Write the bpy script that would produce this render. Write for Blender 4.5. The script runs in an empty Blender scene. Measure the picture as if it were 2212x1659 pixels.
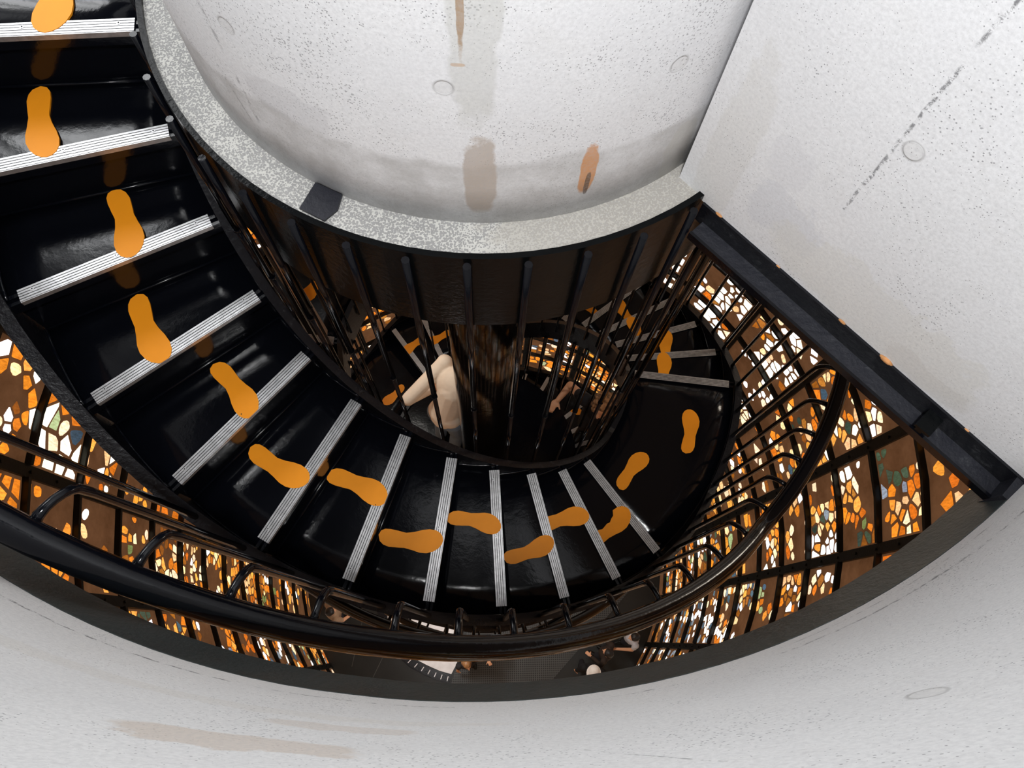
import bpy, bmesh, math, random
from math import sin, cos, pi, radians, degrees, atan2, hypot, floor, sqrt
from mathutils import Vector, Matrix
random.seed(7)
SC = bpy.context.scene
COL = SC.collection

# ------------------------------------------------------------------ camera
CAM = Vector((0.0, -1.61596, 1.62797)); FPX = 1632.809
PITCH, ROLL, YAW = 0.3249, 0.1032, -0.1149
def cam_axes():
    r = Vector((1, 0, 0)); u = Vector((0, cos(PITCH), sin(PITCH))); w = Vector((0, sin(PITCH), -cos(PITCH)))
    Rz = Matrix.Rotation(YAW, 3, 'Z'); r, u, w = Rz @ r, Rz @ u, Rz @ w
    c, s = cos(ROLL), sin(ROLL)
    return c * r + s * u, -s * r + c * u, w
CR, CU, CW = cam_axes()
cd = bpy.data.cameras.new('camera'); cam = bpy.data.objects.new('camera', cd); COL.objects.link(cam)
cd.sensor_width = 36; cd.lens = FPX / 2212 * 36; cd.clip_start = 0.02; cd.clip_end = 200
m3 = Matrix((CR, CU, -CW)).transposed(); cam.matrix_world = Matrix.Translation(CAM) @ m3.to_4x4()
SC.camera = cam
SC.view_settings.view_transform = 'Standard'; SC.view_settings.look = 'None'
SC.view_settings.exposure = 0.0; SC.view_settings.gamma = 1.0; SC.view_settings.use_curve_mapping = False
def on_plane(x, y, z):            # where a spot seen in the photograph lies on a level surface
    d = CW + CR * ((x - 1106) / FPX) - CU * ((y - 829.5) / FPX); t = (z - CAM.z) / d.z
    return CAM + t * d

# ------------------------------------------------------------------ helpers
def P(r, a, z): a = radians(a); return (r * cos(a), r * sin(a), z)
class MB:
    def __init__(s): s.v = []; s.f = []; s.m = []; s.uv = {}; s.mats = []; s.sm = []
    def add(s, vs, fs, mi=0, smooth=False):
        o = len(s.v); s.v += [tuple(v) for v in vs]
        for f in fs: s.f.append([o + i for i in f]); s.m.append(mi); s.sm.append(smooth)
    def box(s, c, ax, ay, az, mi=0):   # centre and three half vectors
        c, ax, ay, az = map(Vector, (c, ax, ay, az))
        vs = [c + i * ax + j * ay + k * az for k in (-1, 1) for j in (-1, 1) for i in (-1, 1)]
        s.add(vs, [(0, 2, 3, 1), (4, 5, 7, 6), (0, 1, 5, 4), (2, 6, 7, 3), (0, 4, 6, 2), (1, 3, 7, 5)], mi)
    def loft(s, rings, closed_ring=True, cap=True, mi=0, smooth=False):
        n = len(rings[0]); vs = [p for r in rings for p in r]; fs = []
        for i in range(len(rings) - 1):
            for j in range(n if closed_ring else n - 1):
                a = i * n + j; b = i * n + (j + 1) % n
                fs.append((a, b, b + n, a + n))
        if cap:
            s.add(vs, fs, mi, smooth); o = len(s.v) - len(vs)
            s.f.append([o + j for j in reversed(range(n))]); s.m.append(mi); s.sm.append(False)
            s.f.append([o + (len(rings) - 1) * n + j for j in range(n)]); s.m.append(mi); s.sm.append(False)
        else: s.add(vs, fs, mi, smooth)
    def tube(s, pts, rad, n=10, mi=0):
        pts = [Vector(p) for p in pts]; rings = []; up = None
        for i, p in enumerate(pts):
            t = (pts[min(i + 1, len(pts) - 1)] - pts[max(i - 1, 0)]).normalized()
            if up is None: up = t.orthogonal().normalized()
            up = (up - t * up.dot(t)).normalized(); b = t.cross(up)
            r = rad[i] if isinstance(rad, (list, tuple)) else rad
            rings.append([p + r * (cos(2 * pi * k / n) * up + sin(2 * pi * k / n) * b) for k in range(n)])
        s.loft(rings, mi=mi, smooth=True)
    def arcbox(s, r0, r1, zt, zb, a0, a1, step=2.5, mi=0):   # curved bar; zt, zb numbers or functions of the angle
        n = max(1, int(math.ceil(abs(a1 - a0) / step))); rings = []
        for i in range(n + 1):
            a = a0 + (a1 - a0) * i / n
            t = zt(a) if callable(zt) else zt; b = zb(a) if callable(zb) else zb
            q0 = r0(a) if callable(r0) else r0; q1 = r1(a) if callable(r1) else r1
            rings.append([P(q0, a, b), P(q1, a, b), P(q1, a, t), P(q0, a, t)])
        s.loft(rings, mi=mi)
    def build(s, name, mats, parent=None, uvf=None):
        me = bpy.data.meshes.new(name); me.from_pydata(s.v, [], s.f)
        if not isinstance(mats, (list, tuple)): mats = [mats]
        for m in mats: me.materials.append(m)
        me.polygons.foreach_set('material_index', s.m); me.polygons.foreach_set('use_smooth', s.sm)
        if uvf:
            ul = me.uv_layers.new(name='UVMap')
            for l in me.loops: ul.data[l.index].uv = uvf(me.vertices[l.vertex_index].co)
        me.update()
        o = bpy.data.objects.new(name, me); COL.objects.link(o)
        if parent: o.parent = parent
        return o
def tag(o, label=None, cat=None, group=None, kind=None):
    if label: o['label'] = label
    if cat: o['category'] = cat
    if group: o['group'] = group
    if kind: o['kind'] = kind
    return o
def empty(name, loc=(0, 0, 0)):
    o = bpy.data.objects.new(name, None); COL.objects.link(o); o.location = loc; return o

# ------------------------------------------------------------------ materials
def newmat(name):
    m = bpy.data.materials.new(name); m.use_nodes = True; nt = m.node_tree; nt.nodes.clear()
    out = nt.nodes.new('ShaderNodeOutputMaterial'); return m, nt, out
class NT:
    def __init__(s, nt): s.nt = nt
    def n(s, t, **k):
        x = s.nt.nodes.new(t)
        for a, b in k.items():
            if a.startswith('i_'):
                key = a[2:]; key = int(key) if key.isdigit() else key.replace('_', ' ')
                if hasattr(b, 'links') or isinstance(b, bpy.types.NodeSocket): s.nt.links.new(b, x.inputs[key])
                else: x.inputs[key].default_value = b
            else: setattr(x, a, b)
        return x
    def noise(s, vec, scale, detail=4, rough=.55): return s.n('ShaderNodeTexNoise', i_Vector=vec, i_Scale=scale, i_Detail=detail, i_Roughness=rough).outputs['Fac']
    def ramp(s, fac, p0, p1, c0=(0, 0, 0, 1), c1=(1, 1, 1, 1)):
        r = s.n('ShaderNodeValToRGB', i_Fac=fac); e = r.color_ramp.elements
        e[0].position = p0; e[1].position = p1; e[0].color = c0; e[1].color = c1; return r.outputs['Color']
    def mix(s, f, a, b):
        x = s.nt.nodes.new('ShaderNodeMix'); x.data_type = 'RGBA'
        for key, v in ((0, f), (6, a), (7, b)):
            if isinstance(v, bpy.types.NodeSocket): s.nt.links.new(v, x.inputs[key])
            else: x.inputs[key].default_value = v
        return x.outputs[2]
    def math(s, op, a, b=0.0, c=0.0):
        x = s.nt.nodes.new('ShaderNodeMath'); x.operation = op
        for i, v in enumerate((a, b, c)):
            if isinstance(v, bpy.types.NodeSocket): s.nt.links.new(v, x.inputs[i])
            else: x.inputs[i].default_value = v
        return x.outputs[0]
    def bump(s, h, st, dist=.01): return s.n('ShaderNodeBump', i_Height=h, i_Strength=st, i_Distance=dist).outputs['Normal']

def concrete(name, base, stains=(), joints=(), holes=(), skirt=None, pits=.5, warm=(.62, .58, .52), pscale=85.0, zr0=.42):
    """stains: (u, v, ru, rv, colour, amount, ragged); joints: (u0,v0,u1,v1); holes: (u,v,r)"""
    m, nt, out = newmat(name); k = NT(nt)
    uv = k.n('ShaderNodeUVMap', uv_map='UVMap').outputs['UV']
    big = k.noise(uv, 1.6, 6, .6); mid = k.noise(uv, 7, 6, .65); fine = k.noise(uv, 60, 4, .7)
    c = k.mix(k.ramp(big, .35, .68), (*[x * .93 for x in base], 1), (*base, 1))
    c = k.mix(k.math('MULTIPLY', k.ramp(mid, .55, .72), .22), c, (base[0] * .82, base[1] * .8, base[2] * .76, 1))
    c = k.mix(k.math('MULTIPLY', k.ramp(fine, .5, .75), .15), c, (.36, .36, .37, 1))
    # pores: small dark pits gathered where a broad noise allows
    vo = k.n('ShaderNodeTexVoronoi', i_Vector=uv, i_Scale=pscale, i_Randomness=1.0).outputs['Distance']
    zone = k.ramp(k.noise(uv, 4.5, 5, .7), zr0, zr0 + .2)
    thr = k.math('MULTIPLY', zone, .22 * pits); thr = k.math('ADD', thr, .085 * pits)
    pit = k.math('LESS_THAN', vo, thr)
    c = k.mix(k.math('MULTIPLY', pit, .62), c, (.10, .10, .11, 1))
    sep = k.n('ShaderNodeSeparateXYZ', i_Vector=uv); U, V = sep.outputs[0], sep.outputs[1]
    wob = k.math('SUBTRACT', k.noise(uv, 14, 5, .65), .5); wob2 = k.math('SUBTRACT', k.noise(uv, 5, 4, .6), .5)
    hgt = k.math('SUBTRACT', k.math('MULTIPLY', fine, .3), k.math('MULTIPLY', pit, .8))
    if skirt:     # rougher, greyer foot of the wall
        v1, colr, amt = skirt
        e = k.math('ADD', V, k.math('MULTIPLY', wob2, .12))
        mk = k.n('ShaderNodeMapRange', i_Value=e, i_1=v1 + .008, i_2=v1 - .012, i_3=0.0, i_4=1.0).outputs[0]
        mk = k.math('MULTIPLY', mk, amt); mk = k.math('MULTIPLY', mk, k.math('ADD', .35, k.ramp(k.noise(uv, 9, 6, .7), .35, .65)))
        c = k.mix(k.math('MINIMUM', mk, 1.0), c, (*colr, 1))
    for (u, v, ru, rv, colr, amt, rag) in stains:
        du = k.math('DIVIDE', k.math('ADD', k.math('SUBTRACT', U, u), k.math('MULTIPLY', wob2, rag * .5)), ru)
        dv = k.math('DIVIDE', k.math('ADD', k.math('SUBTRACT', V, v), k.math('MULTIPLY', wob, rag)), rv)
        d = k.math('SQRT', k.math('ADD', k.math('POWER', k.math('ABSOLUTE', du), 3.0), k.math('POWER', k.math('ABSOLUTE', dv), 3.0)))
        d = k.math('ADD', d, k.math('MULTIPLY', wob, 1.0))
        mk = k.n('ShaderNodeMapRange', i_Value=d, i_1=1.05, i_2=.85, i_3=0.0, i_4=amt).outputs[0]
        c = k.mix(mk, c, (*colr, 1))
    for (u0, v0, u1, v1, w, dark) in joints:
        L = hypot(u1 - u0, v1 - v0); nx, ny = -(v1 - v0) / L, (u1 - u0) / L; tx, ty = (u1 - u0) / L, (v1 - v0) / L
        dd = k.math('ADD', k.math('MULTIPLY', k.math('SUBTRACT', U, u0), nx), k.math('MULTIPLY', k.math('SUBTRACT', V, v0), ny))
        dd = k.math('ABSOLUTE', k.math('ADD', dd, k.math('MULTIPLY', wob, .012)))
        tt = k.math('ADD', k.math('MULTIPLY', k.math('SUBTRACT', U, u0), tx), k.math('MULTIPLY', k.math('SUBTRACT', V, v0), ty))
        ins = k.math('MULTIPLY', k.math('GREATER_THAN', tt, 0.0), k.math('LESS_THAN', tt, L))
        mk = k.math('MULTIPLY', k.n('ShaderNodeMapRange', i_Value=dd, i_1=w, i_2=w * .4, i_3=0.0, i_4=1.0).outputs[0], ins)
        mk = k.math('MULTIPLY', mk, k.ramp(k.noise(uv, 48, 5, .75), .47, .56)); mk = k.math('MULTIPLY', mk, k.ramp(k.noise(uv, 6, 3, .6), .42, .5))
        c = k.mix(k.math('MULTIPLY', mk, dark), c, (.16, .16, .17, 1)); hgt = k.math('SUBTRACT', hgt, mk)
    for (u, v, r) in holes:
        d = k.math('SQRT', k.math('ADD', k.math('POWER', k.math('SUBTRACT', U, u), 2.0), k.math('POWER', k.math('SUBTRACT', V, v), 2.0)))
        ring = k.n('ShaderNodeMapRange', i_Value=k.math('ABSOLUTE', k.math('SUBTRACT', d, r)), i_1=.0035, i_2=.0008, i_3=0.0, i_4=.4).outputs[0]
        ins = k.n('ShaderNodeMapRange', i_Value=d, i_1=r, i_2=r - .002, i_3=0.0, i_4=1.0).outputs[0]
        c = k.mix(k.math('MULTIPLY', ins, .18), c, (.42, .40, .36, 1)); c = k.mix(ring, c, (.22, .21, .2, 1))
        hgt = k.math('SUBTRACT', hgt, k.math('MULTIPLY', ins, .9))
    g2 = k.noise(uv, 150, 3, .7); c = k.mix(k.math('MULTIPLY', k.ramp(g2, .40, .68), .30), c, (.40, .40, .41, 1))
    c = k.mix(k.math('MULTIPLY', k.ramp(k.noise(uv, 2.6, 7, .7), .45, .7), .28), c, (base[0] * .78, base[1] * .78, base[2] * .80, 1))
    b = k.n('ShaderNodeBsdfPrincipled', i_Base_Color=c, i_Roughness=.85, i_Normal=k.bump(hgt, .35, .004))
    b.inputs['Specular IOR Level'].default_value = .25
    nt.links.new(b.outputs[0], out.inputs[0]); return m

def paint(name, col, rough=.2, bump=.25, spec=.5, scale=30, wear=.0):
    m, nt, out = newmat(name); k = NT(nt)
    oc = k.n('ShaderNodeTexCoord').outputs['Object']
    n1 = k.noise(oc, scale, 5, .6); n2 = k.noise(oc, 6, 4, .6)
    c = (*col, 1)
    if wear: c = k.mix(k.math('MULTIPLY', k.ramp(k.noise(oc, 18, 8, .75), .58, .7), wear), c, (.10, .105, .11, 1))
    r = k.math('ADD', rough, k.math('MULTIPLY', k.math('SUBTRACT', n2, .5), rough * .8))
    b = k.n('ShaderNodeBsdfPrincipled', i_Base_Color=c, i_Roughness=r, i_Normal=k.bump(n1, bump, .003))
    b.inputs['Specular IOR Level'].default_value = spec
    nt.links.new(b.outputs[0], out.inputs[0]); return m
def plain(name, col, rough=.6, metal=0.0, spec=.4, var=.0, scale=12):
    m, nt, out = newmat(name); k = NT(nt)
    c = (*col, 1)
    if var:
        oc = k.n('ShaderNodeTexCoord').outputs['Object']
        c = k.mix(k.ramp(k.noise(oc, scale, 5, .6), .4, .62), (*[x * (1 - var) for x in col], 1), c)
    b = k.n('ShaderNodeBsdfPrincipled', i_Base_Color=c, i_Roughness=rough, i_Metallic=metal)
    b.inputs['Specular IOR Level'].default_value = spec
    nt.links.new(b.outputs[0], out.inputs[0]); return m

M_BLACK = paint('black_gloss_paint', (.0025, .003, .005), .14, .2, .30, 34)
M_STRING = paint('black_worn_paint', (.006, .0065, .009), .3, .6, .3, 60, .4)
M_BAND = paint('black_brushed_paint', (.003, .0036, .004), .22, .5, .1, 55)
M_BEAM = paint('black_dusty_paint', (.014, .015, .021), .42, .8, .5, 45, .6)
M_RING = paint('dusty_ring_paint', (.105, .127, .130), .42, .9, .5, 70); M_RING.node_tree.nodes['Principled BSDF'].inputs['Metallic'].default_value = .75
M_POLE = paint('black_pole_paint', (.004, .004, .005), .11, .25, .42, 25)
M_ALU = plain('ribbed_aluminium', (.62, .62, .63), .38, .85, .5, .25, 40)
M_GAP = plain('dark_groove', (.004, .004, .005), .6)
M_ORANGE = plain('orange_sticker', (.95, .33, .012), .45, 0, .22, .05, 9)
M_FRAME = paint('black_frame_paint', (.004, .0045, .004), .35, .5, .22, 40)
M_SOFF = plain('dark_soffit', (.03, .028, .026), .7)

# ------------------------------------------------------------------ stair geometry
H = .20647; DT = 11.0604; T0 = 183.993; PER = 352.881 - T0; RIN, ROUT = .9165, 1.5
def f(u):          # level of the string line at unrolled angle u
    m = floor((u - T0) / PER); w = u - T0 - PER * m
    return -13 * H * m - H * min(w / DT, 13)
def zr(u):         # handrail level
    m = floor((u - T0) / PER); w = u - T0 - PER * m
    return 1.3 - 13 * H * m - 13 * H * min(w, 129) / 129
def bulge(a): return .018 * max(0.0, min(1.0, (262 - a) / 24)) if a > 140 else 0.0
RR = 1.643
def tread_mesh(a0, a1, z, back):
    """folded plate: vertical back (riser) at a0 from the step above, level tread to a1, short front lip"""
    b = MB(); n = 5; th = .012
    # front edge parallel to the nosing strip
    d = radians(a1); off = .021
    def fr(r): return (r * cos(d) - off * sin(d), r * sin(d) + off * cos(d))
    e = radians(a0)
    def bk(r): return (r * cos(e) - .004 * -sin(e) * -1, r * sin(e) + .004 * cos(e) * -1)
    rad = [.893 + (1.535 - .893) * i / n for i in range(n + 1)]
    top = []; N = 6
    for r in rad:
        p0 = bk(r); p1 = fr(r)
        A0 = atan2(p0[1], p0[0]); A1 = atan2(p1[1], p1[0])
        while A1 < A0: A1 += 2 * pi
        top.append([(r * cos(A0 + (A1 - A0) * j / N), r * sin(A0 + (A1 - A0) * j / N)) for j in range(N + 1)])
    PZ = [0, 0, 0, -.0006, -.0022, -.0050, -.0085]; N_ = N
    vs = [(x, y, z + (PZ[j_] if a1 - a0 < 15 else (0 if j_ < N else -.003))) for row in top for j_, (x, y) in enumerate(row)] + [(x, y, z - th) for row in top for (x, y) in row]
    W = N + 1; K = len(rad) * W; fs = []; tops = []
    for i in range(len(rad) - 1):
        for j in range(N):
            a = i * W + j; tops.append((a, a + W, a + W + 1, a + 1)); fs.append((K + a, K + a + 1, K + a + W + 1, K + a + W))
    for j in range(N):
        fs.append((j, j + 1, K + j + 1, K + j)); q = (len(rad) - 1) * W + j; fs.append((q + 1, q, K + q, K + q + 1))
    for i in range(len(rad) - 1):
        a = i * W; fs.append((a + W, a, K + a, K + a + W)); a = i * W + N; fs.append((a, a + W, K + a + W, K + a))
    b.add(vs, fs); o_ = len(b.v) - len(vs)
    for t_ in tops: b.f.append([o_ + q_ for q_ in t_]); b.m.append(0); b.sm.append(True)
    if back > 0:      # riser up to the step above
        p, q = bk(.893), bk(1.535); t = Vector((-sin(e), cos(e), 0)) * .006
        c = Vector(((p[0] + q[0]) / 2, (p[1] + q[1]) / 2, z + back / 2 - .006)) - t
        b.box(c, Vector((q[0] - p[0], q[1] - p[1], 0)) / 2, t, Vector((0, 0, back / 2 + .006)))
        w = Vector((-sin(e), cos(e), 0))                              # weld fillet at the foot of the riser
        pts = [Vector((*bk(.9), z + .002)) + w * .004, Vector((*bk(1.2), z + .002)) + w * .004, Vector((*bk(1.53), z + .002)) + w * .004]
        b.tube(pts, .006, 6)
    # side welds
    for rr in (.897, 1.531):
        b.tube([P(rr, a0 + (a1 - a0) * i / 8, z + .002) for i in range(9)], [.005 + .002 * random.random() for _ in range(9)], 6)
    # front lip
    p, q = fr(.893), fr(1.535); t = Vector((-sin(d), cos(d), 0)) * .005
    b.box(Vector(((p[0] + q[0]) / 2, (p[1] + q[1]) / 2, z - .022)) - t, Vector((q[0] - p[0], q[1] - p[1], 0)) / 2, t, Vector((0, 0, .022)))
    return b
def nosing(a, z, parent):
    b = MB(); d = radians(a); R_ = Vector((cos(d), sin(d), 0)); T_ = Vector((-sin(d), cos(d), 0)); Z_ = Vector((0, 0, 1))
    mid = (RIN + ROUT) / 2; hl = (ROUT - RIN) / 2 - .004
    b.box(R_ * mid + Z_ * (z + .0015), R_ * hl, T_ * .0215, Z_ * .0015, 1)
    for k in range(5):
        t = -.0172 + k * .0086
        b.box(R_ * mid + T_ * t + Z_ * (z + .0035), R_ * hl, T_ * .0031, Z_ * .002)
    b.box(R_ * mid + T_ * .0225 + Z_ * (z - .004), R_ * hl, T_ * .0012, Z_ * .0085)
    o = b.build('nosing_strip', [M_ALU, M_GAP], parent)
    for rr in (RIN + .045, mid, ROUT - .045):
        s = MB(); c = R_ * rr + T_ * -.006 + Z_ * (z + .0056)
        s.loft([[c + .0058 * (cos(2 * pi * j / 10) * R_ + sin(2 * pi * j / 10) * T_) + Z_ * dz for j in range(10)] for dz in (-.0015, .0009)])
        s.loft([[c + .0022 * (cos(2 * pi * j / 6) * R_ + sin(2 * pi * j / 6) * T_) + Z_ * dz for j in range(6)] for dz in (.0008, .0014)], mi=1)
        s.build('screw', [M_ALU, M_GAP], parent)
def rail_tube(phi, u0, u1, tweak):
    b = MB(); n = int((u1 - u0) / 2.5)
    pts = []
    for i in range(n + 1):
        u = u0 + (u1 - u0) * i / n; r = RR + (bulge(u) if tweak else 0)
        pts.append(P(r, u + phi, zr(u)))
    b.tube(pts, .033, 16); return b
def hoop(u, phi, tweak):
    """outer baluster: upright bar that curls outward into the handrail"""
    a = u + phi; rb = 1.548; ra = RR + (bulge(u) if tweak else 0) - .028; zt = zr(u)
    pts = [P(rb, a, f(u) - .05), P(rb, a, (f(u) + zt) / 2), P(rb, a, zt - .13)]
    R = min(.075, ra - rb)
    for k in range(1, 7):
        t = pi / 2 * k / 6; pts.append(P(rb + R * (1 - cos(t)), a, zt - .09 + (R * .95) * sin(t)))
    pts.append(P(ra + .012, a, zt - .09 + R * .80))
    b = MB(); b.tube(pts, [.0105] * (len(pts) - 2) + [.012, .0125], 8); return b
def staircase(name, phi, u0, u1, label, m0, m1, outer, inner, kmin=0):
    root = empty(name, (0, 0, 0)); tag(root, label, 'staircase')
    for m in range(m0, m1 + 1):
        for k in range(0, 14):
            ang = T0 + PER * m + k * DT; z = -(13 * m + k) * H
            if ang < u0 - 1 or ang > u1: continue
            if m == m0 and k < kmin: continue
            if phi == 0 and m == 0 and k == 12: continue
            if k == 0:       # landing before flight m
                kk = 11 if (phi == 0 and m == 1) else 12
                b = tread_mesh(T0 + PER * (m - 1) + kk * DT + phi, ang + phi, z, (2 * H if kk == 11 else H) if m > m0 or u0 < 100 else 0)
                t = b.build('landing', M_BLACK, root); nosing(ang + phi, z, t)
            elif k <= 12:
                b = tread_mesh(ang - DT + phi, ang + phi, z, H)
                t = b.build('tread', M_BLACK, root); nosing(ang + phi, z, t)
    b = MB(); b.arcbox(1.535, 1.556, lambda a: f(a - phi) + .022, lambda a: f(a - phi) - .30, u0 + phi, u1 + phi)
    b.arcbox(1.53, 1.572, lambda a: f(a - phi) + .027, lambda a: f(a - phi) + .018, u0 + phi, u1 + phi)
    b.build('outer_stringer', M_STRING, root)
    b = MB(); b.arcbox(.873, .893, lambda a: f(a - phi) + .022, lambda a: f(a - phi) - .30, u0 + phi, u1 + phi)
    b.arcbox(.868, .898, lambda a: f(a - phi) + .027, lambda a: f(a - phi) + .017, u0 + phi, u1 + phi)
    b.build('inner_stringer', M_STRING, root)
    rail_tube(phi, u0, u1, phi == 0).build('handrail', M_BLACK, root)
    for u in outer: hoop(u, phi, phi == 0).build('baluster', M_BLACK, root)
    for u in inner:
        top = .168 if f(u - 180) > .1 or u < T0 + PER else f(u - 180) - .26
        b = MB(); zl = f(u) - .12; zm = zl + (top - zl) * .42
        b.tube([P(.862, u + phi, zl), P(.862, u + phi, zm)], .0080, 8)
        b.tube([P(.862, u + phi, zm), P(.862, u + phi, zm + .012)], .0112, 8)
        b.tube([P(.862, u + phi, zm + .012), P(.862, u + phi, top)], .0094, 8)
        b.build('inner_baluster', M_BLACK, root)
    return root
outA = [T0 - 30 + 5.9 * i for i in range(9)] + [238.3 - 5.9, 238.3, 244.2, 250.0, 255.8, 261.9, 267.4, 272.8, 278.8, 284.8, 290.8, 296.6, 302.8, 309.3, 315.0, 319.8, 324.3, 329.0, 334.4, 340.6, 346.5]
outA = sorted(set(round(x, 2) for x in outA if x < 229 or x > 232))
outA += [T0 + PER + 5.9 * i for i in range(0, 24)] + [T0 + 2 * PER - 24 + 5.9 * i for i in range(0, 30)]
inA = [267.6 + 8.85 * k for k in range(-13, 10)] + [267.6 + 8.85 * k for k in range(10, 25)] + [T0 + 2 * PER + 4 + 8.85 * k for k in range(0, 14)]
staircase('spiral_staircase', 0, 149, T0 + 3 * PER + 120, 'black steel spiral stair nearest the viewer, winding down from the upper left around the drum', 0, 3,
          [u for u in outA if u < 760], inA)
outB = [T0 + 95 + 5.9 * i for i in range(0, 13)] + [T0 + PER + 5.9 * i for i in range(0, 29)] + [T0 + 2 * PER + 5.9 * i for i in range(0, 24)]
inB = [T0 + PER - 34 + 8.85 * k for k in range(0, 19)] + [T0 + 2 * PER + 2 + 8.85 * k for k in range(0, 14)]
staircase('spiral_staircase', 180, T0 + 5 * DT, T0 + 3 * PER + 30, 'second black steel spiral stair glimpsed one level below, winding down between the first stair turns', 0, 3,
          outB, inB, 6)
# landing disc joining both stairs on the second level
ds = MB(); n = 48
ds.loft([[P(.868, 360 * i / n, z) for i in range(n)] for z in (-26 * H - .015, -26 * H - .003)])
for a0 in (128.5, 308.5): ds.arcbox(.86, .90, -26 * H - .002, -26 * H - .016, a0, a0 + 30)
tag(ds.build('landing_disc', M_BLACK), 'round black steel floor plate around the pole where the person in beige stands', 'floor plate')

# ------------------------------------------------------------------ drum, band, pole
RD = .75
def cyl_uv(R): return lambda c: ((degrees(atan2(c.y, c.x)) % 360) * pi / 180 * R, c.z)
STAIN = (.55, .36, .2)
def U(a): return radians(a) * RD
m_drum = concrete('drum_concrete', (.80, .805, .82),
    stains=[(U(269.0), .9, .045, .42, (.50, .50, .46), .5, .05), (U(240), .42, .10, .05, (.58, .58, .6), .4, .07),
            (U(269.6), .33, .034, .13, (.42, .345, .28), .75, .04), (U(286.5), .315, .019, .082, (.60, .27, .09), .9, .04),
            (U(286.8), .265, .006, .04, (.10, .07, .05), .8, .02), (U(267.4), .92, .0065, .27, (.34, .21, .10), .9, .015),
            (U(267.0), .643, .012, .004, (.5, .30, .14), .7, .008), (U(304), .25, .04, .10, (.50, .49, .46), .7, .05)],
    joints=[(U(231.5), .26, U(229), .62, .006, .5), (U(231.2), .18, U(226), .4, .005, .5)],
    holes=[(U(265.0), .588, .017), (U(233.8), .57, .017), (U(297.5), .556, .018)],
    skirt=(.375, (.50, .495, .49), .75), pits=1.0, pscale=165.0)
b = MB(); n = 96
b.loft([[P(RD, 360 * i / n, z) for i in range(n)] for z in (.10, .3, .6, 1.0, 1.6, 2.95)], smooth=True)
tag(b.build('wall_center', m_drum, uvf=cyl_uv(RD)), 'round concrete drum in the middle of the stair well', 'wall', kind='structure')
m_ledge = concrete('ledge_concrete', (.58, .575, .54), pits=2.0, pscale=230.0, zr0=.25, stains=[(4.17, .78, .40, 9, (.40, .375, .33), .65, .05)])
b = MB()
for i in range(n):
    a0, a1 = 360 * i / n, 360 * (i + 1) / n
    b.add([P(RD - .01, a0, .160), P(RD - .01, a1, .160), P(.832, a1, .160), P(.832, a0, .160), P(RD - .01, a0, .0), P(RD - .01, a1, .0), P(.832, a1, .0), P(.832, a0, .0)], [(0, 3, 2, 1), (4, 5, 6, 7), (2, 3, 7, 6)])
tag(b.build('trim_1', m_ledge, uvf=lambda c: ((degrees(atan2(c.y, c.x)) % 360) * pi / 180 * .8, hypot(c.x, c.y))), 'speckled mortar ledge around the foot of the drum', 'ledge', kind='structure')
b = MB(); b.arcbox(.832, .846, .172, -.19, 0, 360, 3.75)
band = b.build('trim_2', M_BAND); tag(band, 'black steel band below the drum that holds the inner balusters', 'steel band', kind='structure')
b = MB(); q = [P(r_, a, .163) for r_, a in ((.752, 240.4), (.824, 240.8), (.826, 245.2), (.79, 246.2), (.752, 245.6))]
b.loft([q, [(x, y, z + .006) for x, y, z in q]]); tag(b.build('steel_plate', M_BEAM), 'small black steel plate bedded in the mortar ledge at left', 'plate')
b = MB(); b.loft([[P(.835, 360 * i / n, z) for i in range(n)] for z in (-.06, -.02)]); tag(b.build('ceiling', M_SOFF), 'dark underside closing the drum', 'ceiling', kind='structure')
b = MB(); b.loft([[P(.195, 360 * i / 48, z) for i in range(48)] for z in (-16.0, -12, -8, -5.4, -3, -.04)], smooth=True)
tag(b.build('central_pole', M_POLE), 'thick glossy black steel pole standing in the centre of the stair', 'pole')

# ------------------------------------------------------------------ parapet, flat wall, ring, beam
def rw(a): return 1.727 + bulge(a)
m_par = concrete('parapet_concrete', (.78, .78, .775),
    stains=[(7.90, .80, .13, .05, (.60, .50, .41), .6, .08), (7.97, .62, .10, .03, (.62, .54, .47), .45, .05), (7.7, .52, .5, .03, (.68, .65, .60), .35, .06)],
    joints=[(7.0, .262, 8.1, .262, .007, .9), (8.3, .27, 9.4, .262, .007, .8), (8.6, .205, 9.2, .195, .004, .6), (8.25, .80, 8.35, .95, .002, .6)],
    holes=[(8.581, .859, .019)], pits=.75, pscale=140.0)
b = MB(); A0, A1 = 186, 309.0; nn = 60
rings = []
for i in range(nn + 1):
    a = A0 + (A1 - A0) * i / nn; r0 = rw(a)
    rings.append([P(r0, a, .15), P(1.90, a, .15), P(1.90, a, 1.27), P(r0, a, 1.27), P(r0, a, .7)])
b.loft(rings)
tag(b.build('wall_front', m_par, uvf=lambda c: ((degrees(atan2(c.y, c.x)) % 360) * pi / 180 * 1.73, c.z)), 'curved white concrete parapet nearest the viewer', 'wall', kind='structure')
b = MB(); rings = []
for i in range(nn + 1):
    a = A0 + (A1 - A0) * i / nn; s_ = bulge(a)
    rings.append([P(1.704 + s_, a, .0), P(1.76, a, -.0), P(1.76, a, .148), P(1.726 + s_, a, .148)])
b.loft(rings)
tag(b.build('trim_3', M_RING), 'curved black steel edge band under the near parapet', 'steel band', kind='structure')
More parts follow.
